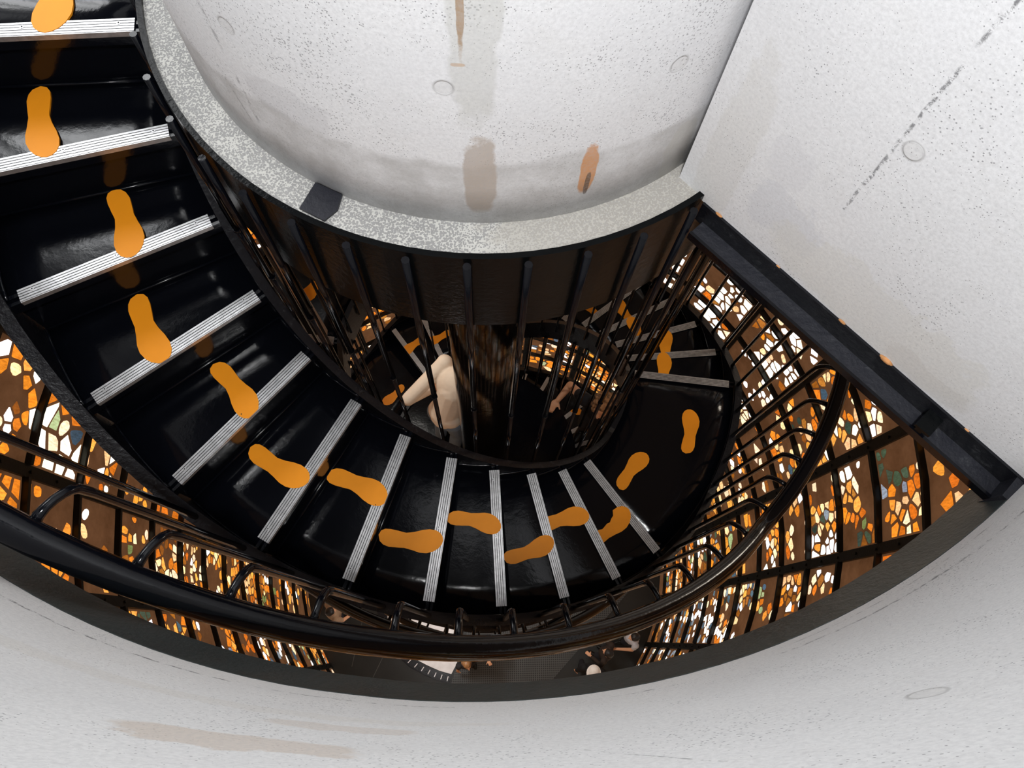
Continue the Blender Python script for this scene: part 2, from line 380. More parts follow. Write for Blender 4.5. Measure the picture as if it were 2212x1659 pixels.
# flat wall
WA, WB = Vector((.5, -.69, 0)), Vector((1.09, -1.33, 0)); wd = (WB - WA).normalized(); wn = Vector((wd.y, -wd.x, 0))
if wn.dot(Vector((0, -1.6, 0)) - WA) < 0: wn = -wn
s0, s1 = -.08, 1.12
def wuv(c): p = Vector((c.x, c.y, 0)) - WA; return (p.dot(wd), c.z)
m_flat = concrete('flat_wall_concrete', (.78, .785, .80),
    stains=[(.17, .29, .09, .07, (.60, .61, .65), .5, .14), (.43, .24, .26, .09, (.66, .65, .61), .5, .14), (.12, .42, .05, .06, (.63, .63, .66), .35, .06),
            (.36, .84, .02, .012, (.3, .31, .33), .8, .02), (.59, .19, .10, .035, (.60, .585, .56), .5, .05), (.0, .30, .05, .3, (.62, .61, .58), .4, .06)],
    joints=[(.249, .42, .247, 1.3, .004, .9)], holes=[(.275, .623, .018)], pits=.75, pscale=150.0)
b = MB(); c = WA + wd * (s0 + s1) / 2 - wn * .06; b.box(c + Vector((0, 0, 1.325)), wd * (s1 - s0) / 2, wn * .06, (0, 0, 1.175))
tag(b.build('wall_right', m_flat, uvf=wuv), 'flat white concrete wall at upper right', 'wall', kind='structure')
# beam under the flat wall: steel channel lying on its back
bm_ = empty('trim_4', WA + Vector((0, 0, .1))); tag(bm_, 'black steel channel beam under the flat wall', 'beam', kind='structure')
def wp(s, t, z): return WA + wd * s + wn * t + Vector((0, 0, z))
def wbox(b, s0_, s1_, t0, t1, z0, z1, mi=0): b.box(wp((s0_ + s1_) / 2, (t0 + t1) / 2, (z0 + z1) / 2) - bm_.location, wd * (s1_ - s0_) / 2, wn * (t1 - t0) / 2, (0, 0, (z1 - z0) / 2), mi)
b = MB(); wbox(b, .02, .905, .004, .052, .085, .097); b.build('web', M_BEAM, bm_)
b = MB(); wbox(b, .02, .905, .050, .057, .084, .108); b.build('inner_flange', M_BLACK, bm_)
b = MB(); wbox(b, .0, .905, -.004, .006, .085, .152); b.build('outer_flange', M_STRING, bm_)
for s_ in (.66,):
    b = MB(); wbox(b, s_, s_ + .016, .004, .055, .096, .128); wbox(b, s_ - .006, s_ + .03, .004, .056, .122, .130); b.build('stiffener', M_BAND, bm_)
b = MB(); wbox(b, .86, .93, -.002, .06, .06, .15); b.build('end_plate', M_BEAM, bm_)

M_SEAL = plain('orange_sealant', (.62, .30, .12), .8, 0, .2, .3, 60)
for s_, r_, up in ((.045, .006, .154), (.40, .006, .153), (.52, .011, .152), (.22, .0035, .153), (.73, .004, .152)):
    b = MB(); c0 = wp(s_, .002, up) - bm_.location
    b.loft([[c0 + wd * r_ * 1.6 * cos(t) * q + wn * r_ * .5 * sin(t) * q + Vector((0, 0, r_ * .6 * w_)) for t in [2 * pi * i_ / 12 for i_ in range(12)]] for q, w_ in ((.5, -.9), (1, -.3), (.95, .3), (.45, .9))], smooth=True)
    b.build('sealant', M_SEAL, bm_)

# ------------------------------------------------------------------ decks that close the tower around the well
m_deck = plain('deck_concrete', (.45, .44, .42), .85, 0, .2, .15, 3)
def sector(name, r0, r1, z0, z1, a0, a1, mat, label):
    b = MB(); b.arcbox(r0, r1, z1, z0, a0, a1, 4); o = b.build(name, mat); tag(o, label, 'floor', kind='structure'); return o
sector('floor_deck', 1.765, 4.2, .0, .14, 186, 309, m_deck, 'observation deck slab behind the near parapet')
sector('floor_deck', .86, 4.2, .175, .30, 312.5, 498, m_deck, 'observation deck slab behind the drum')
sector('floor_deck', 1.66, 4.2, .0, .14, 140, 186, m_deck, 'observation deck slab beside the upper landing')
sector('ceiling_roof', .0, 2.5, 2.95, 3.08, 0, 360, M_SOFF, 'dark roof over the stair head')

# ------------------------------------------------------------------ stained glass tower wall
RG = 4.0; ZT = -.02; NB = 24; RING0 = -4.97 + 5 * .865; STEP = .865
zl = [ZT] + [RING0 - STEP * i for i in range(0, 40) if -15.9 < RING0 - STEP * i < ZT - .1] + [-15.98]
def glass_mat():
    m, nt, out = newmat('stained_glass'); k = NT(nt)
    at = k.n('ShaderNodeAttribute', attribute_name='col'); oc = k.n('ShaderNodeTexCoord').outputs['Object']
    st = k.n('ShaderNodeMapping', i_Vector=oc); st.inputs['Scale'].default_value = (9, 9, 3)
    n = k.ramp(k.noise(st.outputs[0], 5, 4, .6), .3, .7, (.62, .55, .5, 1), (1.12, 1.15, 1.2, 1))
    x = nt.nodes.new('ShaderNodeMix'); x.data_type = 'RGBA'; x.blend_type = 'MULTIPLY'; x.inputs[0].default_value = 1
    nt.links.new(at.outputs['Color'], x.inputs[6]); nt.links.new(n, x.inputs[7])
    b = k.n('ShaderNodeBsdfPrincipled', i_Roughness=.25, i_Emission_Color=x.outputs[2], i_Emission_Strength=1.15)  # daylight behind the glass is put in as emission
    b.inputs['Base Color'].default_value = (.03, .02, .01, 1)
    nt.links.new(b.outputs[0], out.inputs[0])
    m.cycles.emission_sampling = 'NONE'
    return m
def mortar_mat():
    m, nt, out = newmat('brown_mortar'); k = NT(nt)
    oc = k.n('ShaderNodeTexCoord').outputs['Object']
    c = k.mix(k.ramp(k.noise(oc, 3, 6, .65), .35, .65), (.15, .068, .030, 1), (.24, .115, .055, 1))
    d = k.n('ShaderNodeBsdfDiffuse', i_Color=c); t = k.n('ShaderNodeBsdfTranslucent', i_Color=c)
    x = nt.nodes.new('ShaderNodeMixShader'); x.inputs[0].default_value = .5
    nt.links.new(d.outputs[0], x.inputs[1]); nt.links.new(t.outputs[0], x.inputs[2]); nt.links.new(x.outputs[0], out.inputs[0]); return m
M_GLASS = glass_mat(); M_MORTAR = mortar_mat()
def outer_mat():
    m, nt, out = newmat('frosted_outer_glazing'); k = NT(nt)
    t = k.n('ShaderNodeBsdfTranslucent'); t.inputs[0].default_value = (.92, .92, .9, 1); nt.links.new(t.outputs[0], out.inputs[0]); return m
M_OUT = outer_mat()
def clip(poly, px, py, nx, ny):     # keep side where (p-P).n <= 0
    out = []; L = len(poly)
    for i in range(L):
        a, b2 = poly[i], poly[(i + 1) % L]
        da = (a[0] - px) * nx + (a[1] - py) * ny; db = (b2[0] - px) * nx + (b2[1] - py) * ny
        if da <= 0: out.append(a)
        if (da < 0 < db) or (db < 0 < da):
            t = da / (da - db); out.append((a[0] + t * (b2[0] - a[0]), a[1] + t * (b2[1] - a[1])))
    return out
ORG = [(1.1, .32, .022), (1.0, .27, .018), (1.2, .44, .05), (.85, .20, .012), (1.3, .55, .09)]
AMB = [(.42, .13, .012), (.30, .09, .01), (.55, .20, .03)]
CRM = [(1.5, 1.0, .50), (1.4, 1.1, .70), (1.2, .72, .32)]
WHT = [(2.6, 2.6, 2.45), (1.9, 1.95, 1.9), (2.2, 2.0, 1.6)]
BLU = [(.075, .15, .21), (.11, .18, .24), (.30, .36, .42), (.05, .10, .14)]
GRN = [(.22, .30, .09), (.06, .10, .06), (.50, .62, .30), (.03, .055, .04)]
def palette(az, z, rnd, mood):
    ww = .12; wb = .03; wg = .03; wo = .48
    if 15 < az < 62 and z > -11: ww = 1.3; wo = .10; wb = .02
    elif az > 300 or az < 15: ww = .13; wo = .52
    if 322 < az < 345 and z < -8.5: wb = .24; ww = .30; wo = .22
    if 345 < az < 360 and -12.5 < z < -9.0: wb = .12; wg = .12
    if 196 < az < 222 and z < -5.6: wb = .26; ww = .15; wo = .36
    if 205 < az < 240 and z < -11: ww = .3; wo = .32
    if 170 < az < 200 and z > -6: ww = .16; wb = .08
    if 325 < az < 345 and z < -11: ww = .38
    ww *= .5 + mood[0]; wo *= .5 + mood[1]; wb *= .4 + 1.2 * mood[2]
    wc = .22; wa = .14
    tot = ww + wb + wg + wo + wc + wa; x = rnd.random() * tot
    for w, p in ((ww, WHT), (wb, BLU), (wg, GRN), (wo, ORG), (wc, CRM), (wa, AMB)):
        if x < w: return rnd.choice(p)
        x -= w
    return ORG[0]
def seeds(W, Hh, rnd):
    kind = rnd.choice(('sun', 'sun', 'arc', 'rows', 'scatter', 'scatter', 'rows', 'big')); S = []; drop = set()
    if kind in ('sun', 'arc'):
        cx = rnd.uniform(.25, .75) * W; cy = rnd.uniform(.25, .75) * Hh if kind == 'sun' else rnd.choice((0.0, Hh))
        rad = 0.0; j = 0; gapring = rnd.choice((1, 2, 3))
        while rad < W * 1.1:
            nn_ = max(1, int(2 * pi * rad / rnd.uniform(.10, .19))) if rad > 0 else 1; ph = rnd.random() * 6.28
            for i in range(nn_):
                a = ph + 2 * pi * i / nn_ + rnd.uniform(-.12, .12) / max(1, nn_ / 6)
                x, y = cx + rad * cos(a), cy + rad * sin(a)
                if -.05 < x < W + .05 and -.05 < y < Hh + .05:
                    if (j % 4 == gapring) and rnd.random() < .85: drop.add(len(S))
                    S.append((x, y))
            rad += rnd.uniform(.10, .17); j += 1
    elif kind == 'rows':
        t = rnd.uniform(-.7, .7); a = rnd.uniform(.08, .125); l = rnd.uniform(.11, .26); j = 0
        yy = -W
        while yy < W + Hh:
            xx = -W + rnd.random() * l
            gap = rnd.random() < .22
            while xx < 2 * W:
                x = W / 2 + xx * cos(t) - (yy) * sin(t); y = xx * sin(t) + yy * cos(t)
                if -.03 < x < W + .03 and -.03 < y < Hh + .03:
                    if gap: drop.add(len(S))
                    S.append((x + rnd.uniform(-.01, .01), y + rnd.uniform(-.01, .01)))
                xx += l * rnd.uniform(.6, 1.3)
            yy += a * rnd.uniform(.8, 1.3)
    else:
        cell = .21 if kind == 'big' else .135
        nx, ny = int(W / cell) + 1, int(Hh / cell) + 1
        for i in range(nx):
            for j in range(ny):
                S.append(((i + rnd.uniform(.05, .95)) * W / nx, (j + rnd.uniform(.05, .95)) * Hh / ny))
    return S, drop, kind
def chips_for(W, Hh, rnd):
    S, drop, kind = seeds(W, Hh, rnd); res = []
    vx, vy = rnd.random() * 9, rnd.random() * 9; vs_ = rnd.uniform(4, 7); vt = rnd.uniform(.05, .30)
    for i, (x, y) in enumerate(S):
        if i in drop or not (0 < x < W and 0 < y < Hh): continue
        if sin(vs_ * x + vx) * sin(vs_ * y + vy) > 1 - vt * 2.6 or rnd.random() < .14: continue
        poly = [(.0, .0), (W, .0), (W, Hh), (.0, Hh)]
        poly = [(max(x - .17, min(x + .17, px)), max(y - .17, min(y + .17, py))) for px, py in poly]
        nb = sorted(((sx - x) ** 2 + (sy - y) ** 2, sx, sy) for k_, (sx, sy) in enumerate(S) if k_ != i and abs(sx - x) < .34 and abs(sy - y) < .34)
        g = rnd.uniform(.005, .011)
        for d2, sx, sy in nb[:12]:
            d = sqrt(d2)
            if d < .02: poly = []; break
            nx_, ny_ = (sx - x) / d, (sy - y) / d
            poly = clip(poly, x + nx_ * (d / 2 - g), y + ny_ * (d / 2 - g), nx_, ny_)
            if len(poly) < 3: break
        if len(poly) < 3: continue
        mx = sum(p[0] for p in poly) / len(poly); my = sum(p[1] for p in poly) / len(poly)
        sc = rnd.uniform(.74, .99)
        poly = [(mx + (px - mx) * sc, my + (py - my) * sc) for px, py in poly]
        ar = abs(sum(poly[q][0] * poly[(q + 1) % len(poly)][1] - poly[(q + 1) % len(poly)][0] * poly[q][1] for q in range(len(poly)))) / 2
        if ar < .0007: continue
        if rnd.random() < .3 and len(poly) > 3:     # rounded pebble
            L = len(poly); q = []
            for t in range(L):
                a, c_ = poly[t], poly[(t + 1) % L]
                q += [(a[0] * .75 + c_[0] * .25, a[1] * .75 + c_[1] * .25), (a[0] * .25 + c_[0] * .75, a[1] * .25 + c_[1] * .75)]
            poly = q
        res.append(poly)
    return res
BW = 2 * pi * RG / NB
for bay in range(NB):
    rnd = random.Random(1000 + bay)
    a0 = 2.6 + 15 * bay; a1 = a0 + 15
    w = MB(); w.arcbox(RG, RG + .03, ZT, -16.0, a0, a1, 7.5)
    w.m = [1 if all(hypot(w.v[i_][0], w.v[i_][1]) > RG + .02 for i_ in f_) else 0 for f_ in w.f]
    win = w.build('window_%d' % (bay + 1), [M_MORTAR, M_OUT]); tag(win, 'tall strip of stained glass set in brown mortar', 'window', kind='structure')
    vb = MB(); t0 = .055 / RG * 180 / pi
    vb.arcbox(RG - .035, RG, ZT, -16.0, a0 - t0, a0 + t0, 5)
    for i in range(int(16 / .432)):
        zc = -.25 - .4325 * i
        for da in (0,):
            c = Vector(P(RG - .037, a0 + da, zc)); e1 = Vector((-sin(radians(a0)), cos(radians(a0)), 0)); e3 = Vector((0, 0, 1)); e2 = Vector((-cos(radians(a0)), -sin(radians(a0)), 0))
            vb.loft([[c + .017 * (cos(pi * j / 3) * e1 + sin(pi * j / 3) * e3) + e2 * dz for j in range(6)] for dz in (0, .012)])
    vb.build('vertical_bar', M_FRAME, win)
    vs = []; fs = []; cols = []
    for i in range(len(zl) - 1):
        zt, zb = zl[i], zl[i + 1]
        if i > 0:
            rb = MB(); rb.arcbox(RG - .06, RG, zt + .022, zt - .022, a0 + t0, a1 - t0, 7.5); rb.build('horizontal_bar', M_FRAME, win)
        Hh = zt - zb - .08; W = BW - .15
        if Hh < .15: continue
        az = ((a0 + 7.5) % 360); zm = (zt + zb) / 2
        mood = (rnd.random(), rnd.random(), rnd.random())
        for poly in chips_for(W, Hh, rnd):
            if rnd.random() < .3: cc = palette(az, zm, rnd, mood)
            else:
                if rnd.random() < .5 or not cols: last = palette(az, zm, rnd, mood)
                cc = last
            sh = rnd.uniform(.75, 1.08); cc = (cc[0] * sh, cc[1] * sh * rnd.uniform(.92, 1.08), cc[2] * sh)
            o = len(vs); L = len(poly)
            mx = sum(p[0] for p in poly) / L; my = sum(p[1] for p in poly) / L
            for (k_, rr) in ((1.0, RG - .001), (.97, RG - .009)):
                for px, py in poly:
                    x = mx + (px - mx) * k_; y = my + (py - my) * k_
                    vs.append(P(rr, a0 + (.075 + x) / RG * 180 / pi, zb + .04 + y)); cols.append((*cc, 1))
            fs.append([o + L + j for j in range(L)])
            for j in range(L): fs.append([o + j, o + (j + 1) % L, o + L + (j + 1) % L, o + L + j])
    me = bpy.data.meshes.new('glass_mosaic'); me.from_pydata(vs, [], fs); me.materials.append(M_GLASS)
    ca = me.color_attributes.new('col', 'FLOAT_COLOR', 'POINT'); ca.data.foreach_set('color', [x for c_ in cols for x in c_])
    o = bpy.data.objects.new('glass_mosaic', me); COL.objects.link(o); o.parent = win

# ------------------------------------------------------------------ ground floor
m_fl = plain('dark_floor_slabs', (.018, .019, .018), .45, 0, .3, .2, 2)
b = MB(); b.loft([[P(4.05, 360 * i / 72, z) for i in range(72)] for z in (-16.12, -16.0)])
tag(b.build('floor', m_fl), 'dark ground floor at the bottom of the tower', 'floor', kind='structure')

# ------------------------------------------------------------------ footprints
SOLE = [(0, 0, 0), (.03, .085, .075), (.09, .125, .115), (.18, .14, .13), (.30, .128, .125), (.42, .12, .11), (.54, .145, .13), (.66, .18, .165), (.77, .19, .178), (.87, .165, .16), (.94, .12, .12), (.985, .06, .06), (1, 0, 0)]
def footprint(hp, tp, z, side, label, wid=1.0, cl=None, lift=.0068, world=None, chip=False):
    if world: h_, t_ = Vector(world[0]), Vector(world[1])
    else: h_ = on_plane(hp[0], hp[1], z); t_ = on_plane(tp[0], tp[1], z)
    ax = (t_ - h_); L = ax.length; ex = ax / L; ey = Vector((-ex.y, ex.x, 0))
    pts = []
    def shift(x): return side * (.045 * sin(pi * x * 1.1 + .2) - .02 + .035 * max(0, x - .55))
    fine = []
    for i in range(len(SOLE) - 1):
        for t in (0, .5): fine.append(tuple(SOLE[i][q] * (1 - t) + SOLE[i + 1][q] * t for q in range(3)))
    fine.append(SOLE[-1])
    rc = random.Random(11)
    for x, a, b_ in fine:
        kx = rc.uniform(.35, .8) if chip and .2 < x < .72 else 1
        pts.append((x * L, (shift(x) + (a if side > 0 else b_) * kx) * L * wid))
    for x, a, b_ in reversed(fine[1:-1]): pts.append((x * L, (shift(x) - (b_ if side > 0 else a)) * L * wid))
    poly = [(h_.x + ex.x * p + ey.x * q, h_.y + ex.y * p + ey.y * q) for p, q in pts]
    if cl:
        (ab, af) = cl
        d = radians(af); nrm = (-sin(d), cos(d)); poly = clip(poly, nrm[0] * .0228, nrm[1] * .0228, nrm[0], nrm[1])
        if ab is not None:
            d = radians(ab); nrm = (sin(d), -cos(d)); poly = clip(poly, -nrm[0] * .012, -nrm[1] * .012, nrm[0], nrm[1])
    if len(poly) < 3: return
    c = Vector((sum(p[0] for p in poly) / len(poly), sum(p[1] for p in poly) / len(poly), z))
    b = MB(); b.loft([[(x - c.x, y - c.y, dz) for x, y in poly] for dz in (.0006, lift)])
    o = b.build('footprint_sticker', M_ORANGE); o.location = c
    tag(o, label, 'footprint sticker', 'orange footprint stickers')
    return o
def nA(j): return T0 + DT * j          # nosing j of the upper flight
F = [ # tread, heel, toe, side, words
 (1, (88, 190), (98, 343), -1, 'orange footprint on the second step from the top left, below the brightest nosing'),
 (2, (248, 412), (290, 556), 1, 'orange footprint on the third step down at left, heel pointing up'),
 (3, (296, 638), (350, 786), -1, 'orange footprint on the fourth step down at left, toes over the nosing'),
 (4, (463, 787), (552, 898), 1, 'orange footprint slanting right on the fifth step down at left'),
 (5, (541, 968), (664, 1046), -1, 'wide orange footprint on the sixth step, half in shade'),
 (6, (708, 1024), (838, 1078), 1, 'orange footprint on the seventh step, just left of the bottom of the picture'),
 (7, (818, 1157), (957, 1172), -1, 'orange footprint lying flat on the eighth step, nearer the outer edge'),
 (8, (966, 1118), (1083, 1137), 1, 'orange footprint on the ninth step, right beside the lower middle nosing'),
 (9, (1088, 1208), (1197, 1170), -1, 'orange footprint on the tenth step, lowest of all in the picture'),
 (10, (1160, 1142), (1271, 1108), 1, 'orange footprint with its heel hidden by a nosing, third step before the big landing'),
 (11, (1262, 1180), (1360, 1103), -1, 'chipped orange footprint on the last step before the big landing')]
for j, hp, tp, sd, lb in F: footprint(hp, tp, -j * H, sd, lb, cl=(nA(j - 1) if j > 9 else None, nA(j)), chip=(j == 11))
footprint((140, -100), (105, 74), 0, 1, 'orange footprint cut by the top edge of the picture, on the top landing', cl=(None, nA(0)))
zL = -13 * H
footprint((1337, 1056), (1394, 978), zL, 1, 'orange footprint on the big right landing, slanting towards the drum', lift=.002, wid=1.05)
footprint((1482, 980), (1494, 885), zL, -1, 'orange footprint on the big right landing, nearest the outer edge', lift=.002, wid=1.05)
def nM(j): return T0 + PER + DT * j
G = [(1, (1424, 845), (1437, 762), -1, 'orange footprint on the first step past the big right landing'),
     (2, (1443, 795), (1436, 714), 1, 'orange footprint on the second step past the big right landing, shown whole'),
     (3, (1385, 752), (1362, 684), -1, 'orange footprint on the third step past the landing, behind the thin balusters'),
     (4, (1372, 705), (1330, 648), 1, 'orange footprint on the fourth step past the landing, behind the thick balusters'),
     (5, (1297, 692), (1256, 648), -1, 'orange footprint just under the steel band at right, behind the balusters')]
for j, hp, tp, sd, lb in G: footprint(hp, tp, zL - j * H, sd, lb, cl=(nM(j - 1), nM(j)))
G = [(11, (972, 716), (924, 742), 1, 'orange footprint beside the left side of the black pole, seen through the balusters'),
     (12, (918, 730), (870, 764), -1, 'orange footprint on the last step above the lower left landing')]
for j, hp, tp, sd, lb in G: footprint(hp, tp, zL - j * H, sd, lb, cl=(nM(j - 1), nM(j)))
footprint((872, 832), (829, 874), 2 * zL, 1, 'orange footprint on the lower left landing near the person in beige', lift=.002)
footprint((694, 588), (655, 652), zL, 1, 'orange footprint on the small upper left landing behind the balusters', lift=.002, wid=1.15)
# third level
def n3(j): return T0 + 2 * PER + DT * j + 180
footprint((1256, 893), (1203, 862), -(26 + 5) * H, 1, 'orange footprint deep down right of the pole, upper of two', cl=(None, n3(5) - 360))
footprint((1232, 925), (1236, 878), -(26 + 4) * H, -1, 'orange footprint deep down right of the pole, lower of two', cl=(None, n3(4) - 360))

# ------------------------------------------------------------------ things on the ground floor
GZ = -16.0
def gp(x, y, z=GZ): return on_plane(x, y, z)
def slab(name, px, z0, z1, mat, label, cat):
    q = [gp(*t) for t in px]; b = MB(); b.loft([[(v.x, v.y, z) for v in q] for z in (z0, z1)])
    return tag(b.build(name, mat), label, cat)
def grid_mat():
    m, nt, out = newmat('woven_grid'); k = NT(nt)
    oc = k.n('ShaderNodeTexCoord').outputs['Object']; s_ = k.n('ShaderNodeSeparateXYZ', i_Vector=oc); g = None
    for i_ in (0, 1):
        w_ = k.math('LESS_THAN', k.math('FRACT', k.math('MULTIPLY', s_.outputs[i_], 22.0)), .34); g = w_ if g is None else k.math('MAXIMUM', g, w_)
    c = k.mix(g, (.008, .009, .009, 1), (.055, .06, .06, 1))
    b = k.n('ShaderNodeBsdfPrincipled', i_Base_Color=c, i_Roughness=.6); nt.links.new(b.outputs[0], out.inputs[0]); return m
slab('floor_mat', [(972, 1485), (1185, 1478), (1365, 1270), (1040, 1262)], GZ + .001, GZ + .014, grid_mat(), 'large dark woven grid mat on the ground floor', 'mat')
m_white = plain('white_slab', (.85, .86, .88), .5, 0, .4, .12, 6)
dc = gp(1010, 1300)
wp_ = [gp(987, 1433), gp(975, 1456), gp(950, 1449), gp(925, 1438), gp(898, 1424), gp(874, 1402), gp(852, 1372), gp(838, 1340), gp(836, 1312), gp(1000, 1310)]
b = MB(); b.loft([[(v.x, v.y, z) for v in wp_] for z in (GZ + .001, GZ + .02)]); tag(b.build('white_patch', m_white), 'bright white patch of floor with a curved edge left of the grid mat', 'floor panel')  # plain white slab with a curved edge, laid on the ground floor
b = MB(); out_ = []
for v in wp_[1:9]:
    d = Vector((v.x - dc.x, v.y - dc.y, 0)).normalized(); out_.append((v, d))
for i in range(len(out_) - 1):
    (v0, d0), (v1, d1) = out_[i], out_[i + 1]
    b.loft([[(v.x + d.x * a, v.y + d.y * a, z) for (v, d, a, z) in ((p, dd, .02, GZ + .001), (p, dd, .20, GZ + .001), (p, dd, .20, GZ + .03), (p, dd, .02, GZ + .03))] for p, dd in ((v0, d0), (v1, d1))])
dr = b.build('drain_grate', M_STRING); tag(dr, 'curved black drain grate with pale slots around the white patch', 'grate')
b = MB()
for i in range(len(out_) - 1):
    for t in (.2, .7):
        v = out_[i][0].lerp(out_[i + 1][0], t); d = out_[i][1].lerp(out_[i + 1][1], t).normalized(); e = Vector((-d.y, d.x, 0))
        b.box(v + d * .11 + Vector((0, 0, .036)), d * .05, e * .008, (0, 0, .003))
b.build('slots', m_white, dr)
for (x0, y0, x1, y1) in ((760, 1440, 785, 1330), (1310, 1410, 1480, 1235), (800, 1475, 900, 1270)):
    q0, q1 = gp(x0, y0), gp(x1, y1); b = MB(); d = (q1 - q0).normalized(); e = Vector((-d.y, d.x, 0)) * .006
    b.box((q0 + q1) / 2 + Vector((0, 0, .001)), (q1 - q0) / 2, e, (0, 0, .001)); tag(b.build('trim_5', plain('pale_joint', (.06, .06, .055), .6)), 'pale joint line between ground floor slabs', 'joint', kind='structure')
# pale post by the small upper left landing
q0, q1 = Vector(P(.965, 176.5, -1.1)), Vector(P(.965, 172.6, -2.60)); b = MB()
b.box((q0 + q1) / 2, Vector((.020, 0, 0)), Vector((0, .022, 0)), (q1 - q0) / 2); tag(b.build('pale_post', plain('tan_paint', (.42, .30, .22), .6)), 'slim tan post behind the left balusters by the hidden landing', 'post')

# ------------------------------------------------------------------ people
def fused(name, shapes, voxel, mat, parent, smooth=2):
    """shapes: ('c', p, q, r0, r1) tapered limb, ('e', centre, (rx, ry, rz)[, axis]) ellipsoid, fused into one skin"""
    me = bpy.data.meshes.new(name); bm = bmesh.new()
    for sh in shapes:
        if sh[0] == 'c':
            _, p, q, r0, r1 = sh; p, q = Vector(p), Vector(q); t = q - p; L = t.length
            if L < 1e-4: continue
            rot = t.to_track_quat('Z', 'Y').to_matrix().to_4x4()
            bmesh.ops.create_cone(bm, cap_ends=True, segments=14, radius1=r0, radius2=r1, depth=L, matrix=Matrix.Translation((p + q) / 2) @ rot)
            for c_, r_ in ((p, r0), (q, r1)): bmesh.ops.create_icosphere(bm, subdivisions=2, radius=r_, matrix=Matrix.Translation(c_))
        else:
            c_, r_ = Vector(sh[1]), sh[2]; rot = Matrix.Identity(4) if len(sh) < 4 else Vector(sh[3]).to_track_quat('Z', 'Y').to_matrix().to_4x4()
            bmesh.ops.create_icosphere(bm, subdivisions=3, radius=1, matrix=Matrix.Translation(c_) @ rot @ Matrix.Diagonal((*r_, 1)))
    bm.to_mesh(me); bm.free()
    o = bpy.data.objects.new(name, me); COL.objects.link(o)
    r = o.modifiers.new('r', 'REMESH'); r.mode = 'VOXEL'; r.voxel_size = voxel; r.use_smooth_shade = True
    if smooth: m_ = o.modifiers.new('s', 'SMOOTH'); m_.iterations = smooth; m_.factor = .5
    dg = bpy.context.evaluated_depsgraph_get(); me2 = bpy.data.meshes.new_from_object(o.evaluated_get(dg)); me2.name = name
    o.modifiers.clear(); o.data = me2; me2.materials.clear(); me2.materials.append(mat); o.parent = parent; return o
M_SKIN = plain('skin', (.62, .33, .19), .5, 0, .35); M_HAIRB = plain('black_hair', (.008, .007, .007), .45); M_HAIRC = plain('curly_brown_hair', (.42, .22, .10), .6, 0, .3, .8, 30)
M_HAIRL = plain('brown_hair', (.22, .10, .035), .5, 0, .3, .4, 40)
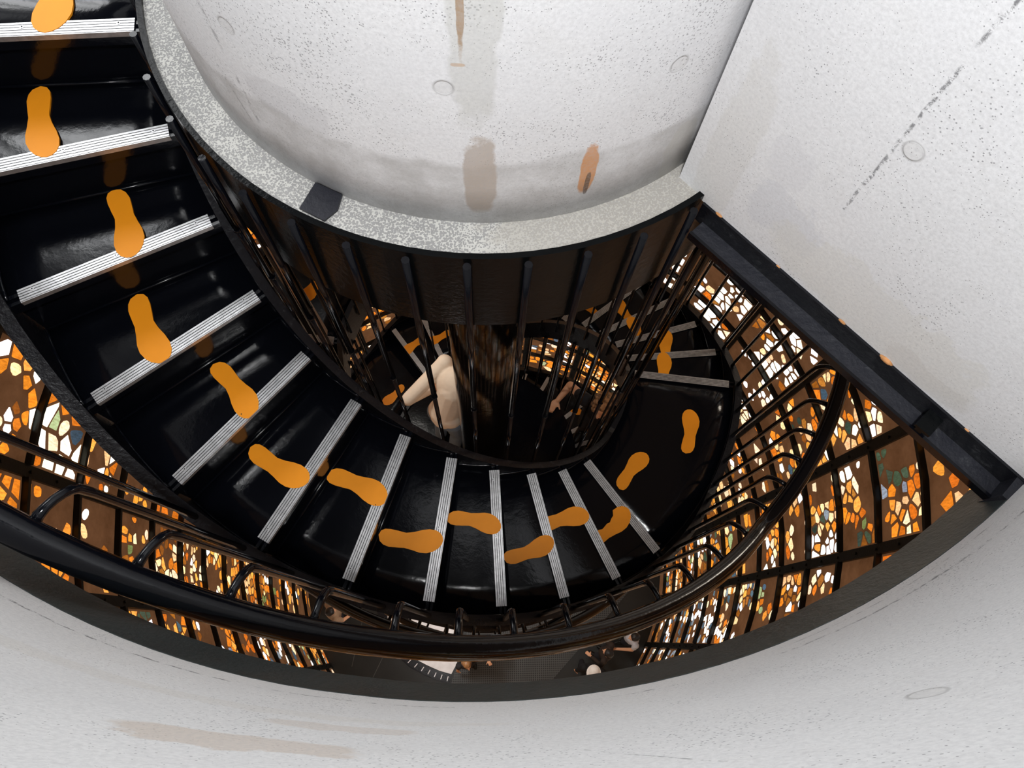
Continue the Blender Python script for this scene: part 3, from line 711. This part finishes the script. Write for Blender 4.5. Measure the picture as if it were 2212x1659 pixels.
def person(loc, yaw, label, mats, pose=None, hair='short', lean=(0, 0), h=1.66, vox=.009, cap=None):
    """pose gives hands/feet relative to the body: x right, y forward"""
    root = empty('person', loc); root.rotation_euler = (0, 0, yaw); tag(root, label, 'person')
    S = h / 1.7; po = dict(lh=(-.26, .10, .80), rh=(.26, .10, .80), lf=(-.10, .06, 0), rf=(.10, -.08, 0), le=None, re=None, head=(0, .03, 0))
    po.update(pose or {})
    lx, ly = lean
    def V(x, y, z): return Vector((x * S, y * S, z * S))
    pel = V(0, 0, .93); ch = V(lx * .6, ly * .6, 1.25); nk = V(lx, ly, 1.44); hd = V(lx * 1.15 + po['head'][0], ly * 1.15 + po['head'][1], 1.58)
    ax = (nk - pel).normalized(); body = []; shirt = []; trou = []; shoes = []
    body += [('c', pel, ch, .12 * S, .13 * S), ('c', ch, nk, .11 * S, .055 * S), ('c', nk, hd, .052 * S, .05 * S)]
    body += [('e', hd + V(0, 0, .02), (.078 * S, .098 * S, .112 * S)), ('e', hd + V(0, .045, -.045), (.055 * S, .055 * S, .06 * S)), ('c', hd + V(0, .092, .015), hd + V(0, .113, -.012), .010 * S, .015 * S)]
    for sx in (-1, 1): body.append(('e', hd + V(sx * .08, -.005, 0), (.012 * S, .022 * S, .032 * S)))
    shirt += [('e', pel + V(0, 0, .03), (.165 * S, .12 * S, .12 * S)), ('c', pel, ch, .135 * S, .145 * S), ('e', ch + ax * .03, (.185 * S, .125 * S, .19 * S), ax), ('c', ch, nk, .12 * S, .065 * S)]
    for sd, hk, ek, fk in ((-1, 'lh', 'le', 'lf'), (1, 'rh', 're', 'rf')):
        sh = nk + V(sd * .175, 0, -.055); hand = V(*po[hk])
        if po[ek]: el = V(*po[ek])
        else:
            mid = (sh + hand) / 2; d = (hand - sh).length; off = sqrt(max(.0, (.29 * S) ** 2 - (d / 2) ** 2)); el = mid + Vector((sd * .4, -.75, -.45)).normalized() * off
        wr = hand; body += [('c', sh, el, .050 * S, .040 * S), ('c', el, wr, .040 * S, .026 * S)]
        fd = (wr - el).normalized(); side_ = fd.cross(Vector((0, 0, 1)));
        if side_.length < .1: side_ = Vector((1, 0, 0))
        side_.normalize(); dn = side_.cross(fd).normalized(); pc = wr + fd * .05 * S
        body.append(('e', pc, (.040 * S, .016 * S, .05 * S), fd))
        for q_, ln in enumerate((.062, .075, .072, .056)):
            b0 = wr + fd * .085 * S + side_ * (-.030 + .020 * q_) * S; b1 = b0 + (fd * .9 - dn * .25).normalized() * ln * .55 * S; b2 = b1 + (fd * .6 - dn * .7).normalized() * ln * .5 * S
            body += [('c', b0, b1, .0088 * S, .0082 * S), ('c', b1, b2, .0082 * S, .0072 * S)]
        tb = wr + fd * .03 * S - side_ * .032 * S * sd; body += [('c', tb, tb + (fd * .6 - side_ * .8 * sd).normalized() * .05 * S, .0115 * S, .009 * S)]
        shirt += [('c', sh, sh.lerp(el, mats.get('sleeve', .7)), .066 * S, .060 * S), ('e', sh, (.07 * S, .07 * S, .07 * S))]
        if mats.get('sleeve', .7) >= 1: shirt += [('c', el, el.lerp(wr, .85), .056 * S, .042 * S)]
        hip = pel + V(sd * .085, 0, -.04); ft = V(*po[fk]); an = ft + V(0, -.03, .09); kn = hip.lerp(an, .5) + V(sd * .01, .05, 0)
        body += [('c', hip, kn, .082 * S, .052 * S), ('c', kn, an, .052 * S, .036 * S), ('e', ft + V(0, .05, .035), (.042 * S, .11 * S, .032 * S))]
        trou += [('c', hip, kn, .100 * S, .070 * S), ('c', kn, an + V(0, 0, .02), .070 * S, .058 * S)]
        shoes += [('e', ft + V(0, .05, .042), (.052 * S, .135 * S, .042 * S)), ('e', ft + V(0, -.02, .06), (.048 * S, .06 * S, .058 * S))]
    trou += [('e', pel + V(0, 0, -.03), (.172 * S, .125 * S, .12 * S))]
    fused('body', body, vox * .8, M_SKIN, root, 1)
    fused('shirt', shirt, vox, mats['shirt'], root); fused('trousers', trou, vox, mats['trousers'], root); fused('shoes', shoes, vox, mats.get('shoes', M_FRAME), root)
    hm = mats.get('hair', M_HAIRB)
    hs = [('e', hd + V(0, -.018, .042), (.090 * S, .106 * S, .112 * S)), ('e', hd + V(0, -.05, -.01), (.082 * S, .07 * S, .09 * S))]
    if hair == 'long': hs += [('c', hd + V(0, -.07, -.0), nk + V(0, -.12, -.10), .085 * S, .07 * S), ('c', hd + V(.06, -.05, .0), nk + V(.09, -.03, -.12), .05 * S, .03 * S), ('c', hd + V(-.06, -.05, .0), nk + V(-.09, -.03, -.12), .05 * S, .03 * S)]
    if hair == 'curly':
        rr_ = random.Random(3); hs += [('e', hd + V(rr_.uniform(-.08, .08), rr_.uniform(-.10, .05), rr_.uniform(-.04, .13)), (.034 * S,) * 3) for _ in range(46)]
    fused('hair', hs, vox, hm, root, 0 if hair == 'curly' else 2)
    if cap:
        fused('hat', [('e', hd + V(0, -.01, .075), (.105 * S, .125 * S, .085 * S)), ('e', hd + V(0, .02, .05), (.16 * S, .175 * S, .012 * S))], vox, cap, root)
    return root
def cloth(n_, c_, var=.12): return plain(n_, c_, .8, 0, .2, var, 14)
M_JEAN = cloth('blue_jeans', (.20, .27, .36)); M_DKT = cloth('dark_trousers', (.02, .02, .025))
# on the round floor plate, bent forward beside the pole
c1 = on_plane(962, 893, -4.45)
person((c1.x, c1.y, -26 * H - .002), radians(-35), 'person in a loose beige shirt and pale blue jeans bending beside the black pole', dict(shirt=cloth('beige_shirt', (.95, .80, .64), .05), trousers=M_JEAN, sleeve=1.0),
       dict(rh=(.16, .34, .92), lh=(-.22, .12, .98), le=(-.29, -.12, 1.17), lf=(-.10, .02, 0), rf=(.10, -.04, 0), head=(0, .08, -.06)), 'short', lean=(.0, .27), h=1.62)
c2 = on_plane(1290, 905, -5.3); fl = -26 * H - 3 * H
person((c2.x, c2.y, -29 * H), radians(150), 'person with curly light brown hair and bare arms climbing the deep stair', dict(shirt=cloth('black_top', (.015, .015, .018)), trousers=M_DKT, hair=M_HAIRC, sleeve=.35),
       dict(lh=(-.16, .42, 1.0), rh=(.42, .12, 1.05), lf=(-.10, .02, 0), rf=(.10, -.02, 0)), 'curly', lean=(0, .10), h=1.6)
def gperson(px, py, yaw, label, mats, pose=None, hair='short', lean=(0, 0), **kw):
    q = gp(px, py, GZ + 1.55); return person((q.x, q.y, GZ), radians(yaw), label, mats, pose, hair, lean, vox=.011, **kw)
gperson(712, 1322, -60, 'person in a tan jacket far below at lower left, hands held in front', dict(shirt=cloth('tan_jacket', (.33, .22, .14)), trousers=M_DKT, sleeve=.75), dict(lh=(-.18, .40, 1.0), rh=(.20, .40, 1.05)))
gperson(1373, 1376, 100, 'black haired person in a pale grey shirt far below by the right glass wall', dict(shirt=cloth('pale_grey_shirt', (.50, .51, .55)), trousers=M_DKT, sleeve=.5), dict(lh=(-.16, .42, 1.25), rh=(.12, .42, 1.25)))
gperson(1316, 1412, 60, 'person in dark clothes far below, left of the one in pale grey', dict(shirt=cloth('dark_brown_top', (.03, .02, .015)), trousers=M_DKT, sleeve=1.0), dict(lh=(-.2, .24, 1.0)))
gperson(1283, 1448, 165, 'person in a white hat far below near the bottom edge band', dict(shirt=cloth('black_coat', (.012, .012, .013)), trousers=M_DKT, sleeve=1.0), dict(lh=(-.2, .3, 1.1)), cap=cloth('white_hat', (.75, .72, .68)))
gperson(1008, 1432, 200, 'person with long brown hair far below on the grid mat', dict(shirt=cloth('black_shirt', (.014, .013, .013)), trousers=M_DKT, hair=M_HAIRL, sleeve=.5), dict(lh=(-.42, .12, 1.05)), 'long')

# ------------------------------------------------------------------ light
w = bpy.data.worlds.new('world'); SC.world = w; w.use_nodes = True; nt = w.node_tree; nt.nodes.clear(); k = NT(nt)
tc = k.n('ShaderNodeTexCoord').outputs['Generated']; sp = k.n('ShaderNodeSeparateXYZ', i_Vector=tc)
c = k.ramp(k.math('ADD', k.math('MULTIPLY', sp.outputs[2], .5), .5), .42, .55, (.25, .25, .24, 1), (.96, .98, 1.0, 1))
bg = k.n('ShaderNodeBackground', i_Color=c, i_Strength=1.5); wo = nt.nodes.new('ShaderNodeOutputWorld'); nt.links.new(bg.outputs[0], wo.inputs[0])
def area(name, loc, size, power, target, col=(1, 1, 1)):
    l = bpy.data.lights.new(name, 'AREA'); l.shape = 'DISK'; l.size = size; l.energy = power; l.color = col
    o = bpy.data.objects.new(name, l); COL.objects.link(o); o.location = loc
    o.rotation_euler = (Vector(target) - Vector(loc)).to_track_quat('-Z', 'Y').to_euler(); return o
area('well_fill', (0.0, -1.97, 2.9), .25, 78, (0, -1.3, -3))  # unseen fill light added above the viewer to brighten treads and stickers
area('skylight', (-2.55, 1.75, 2.9), 1.7, 78, (-.8, -.4, -.4), (.97, .985, 1))
for q in (-9.0, -13.2):
    area('stair_fill', (0.0, 2.6, q), .5, 55, (0, .3, q - 4), (1, .93, .85))  # unseen fill light for the lower turns, no fixture there

area('ground_fill', (-.9, -1.9, -13.2), .3, 26, (-.95, -1.95, -16))  # added fill light without a fixture, brightens the white slab
area('ground_fill', (1.6, -1.6, -12.6), .3, 16, (1.6, -2.0, -16), (1, .98, .95))  # second added fill light for the ground floor, mat side
area('landing_fill', (-.95, .75, -2.95), .2, 9, (-.4, .2, -4.6), (1, .95, .88))  # added fill light, no fixture, for the figure on the floor plate
area('landing_fill', (3.4, .5, -1.1), .5, 12, (1.0, .1, -3), (1, .90, .76))  # added fill light from the right for the steps past the big landing
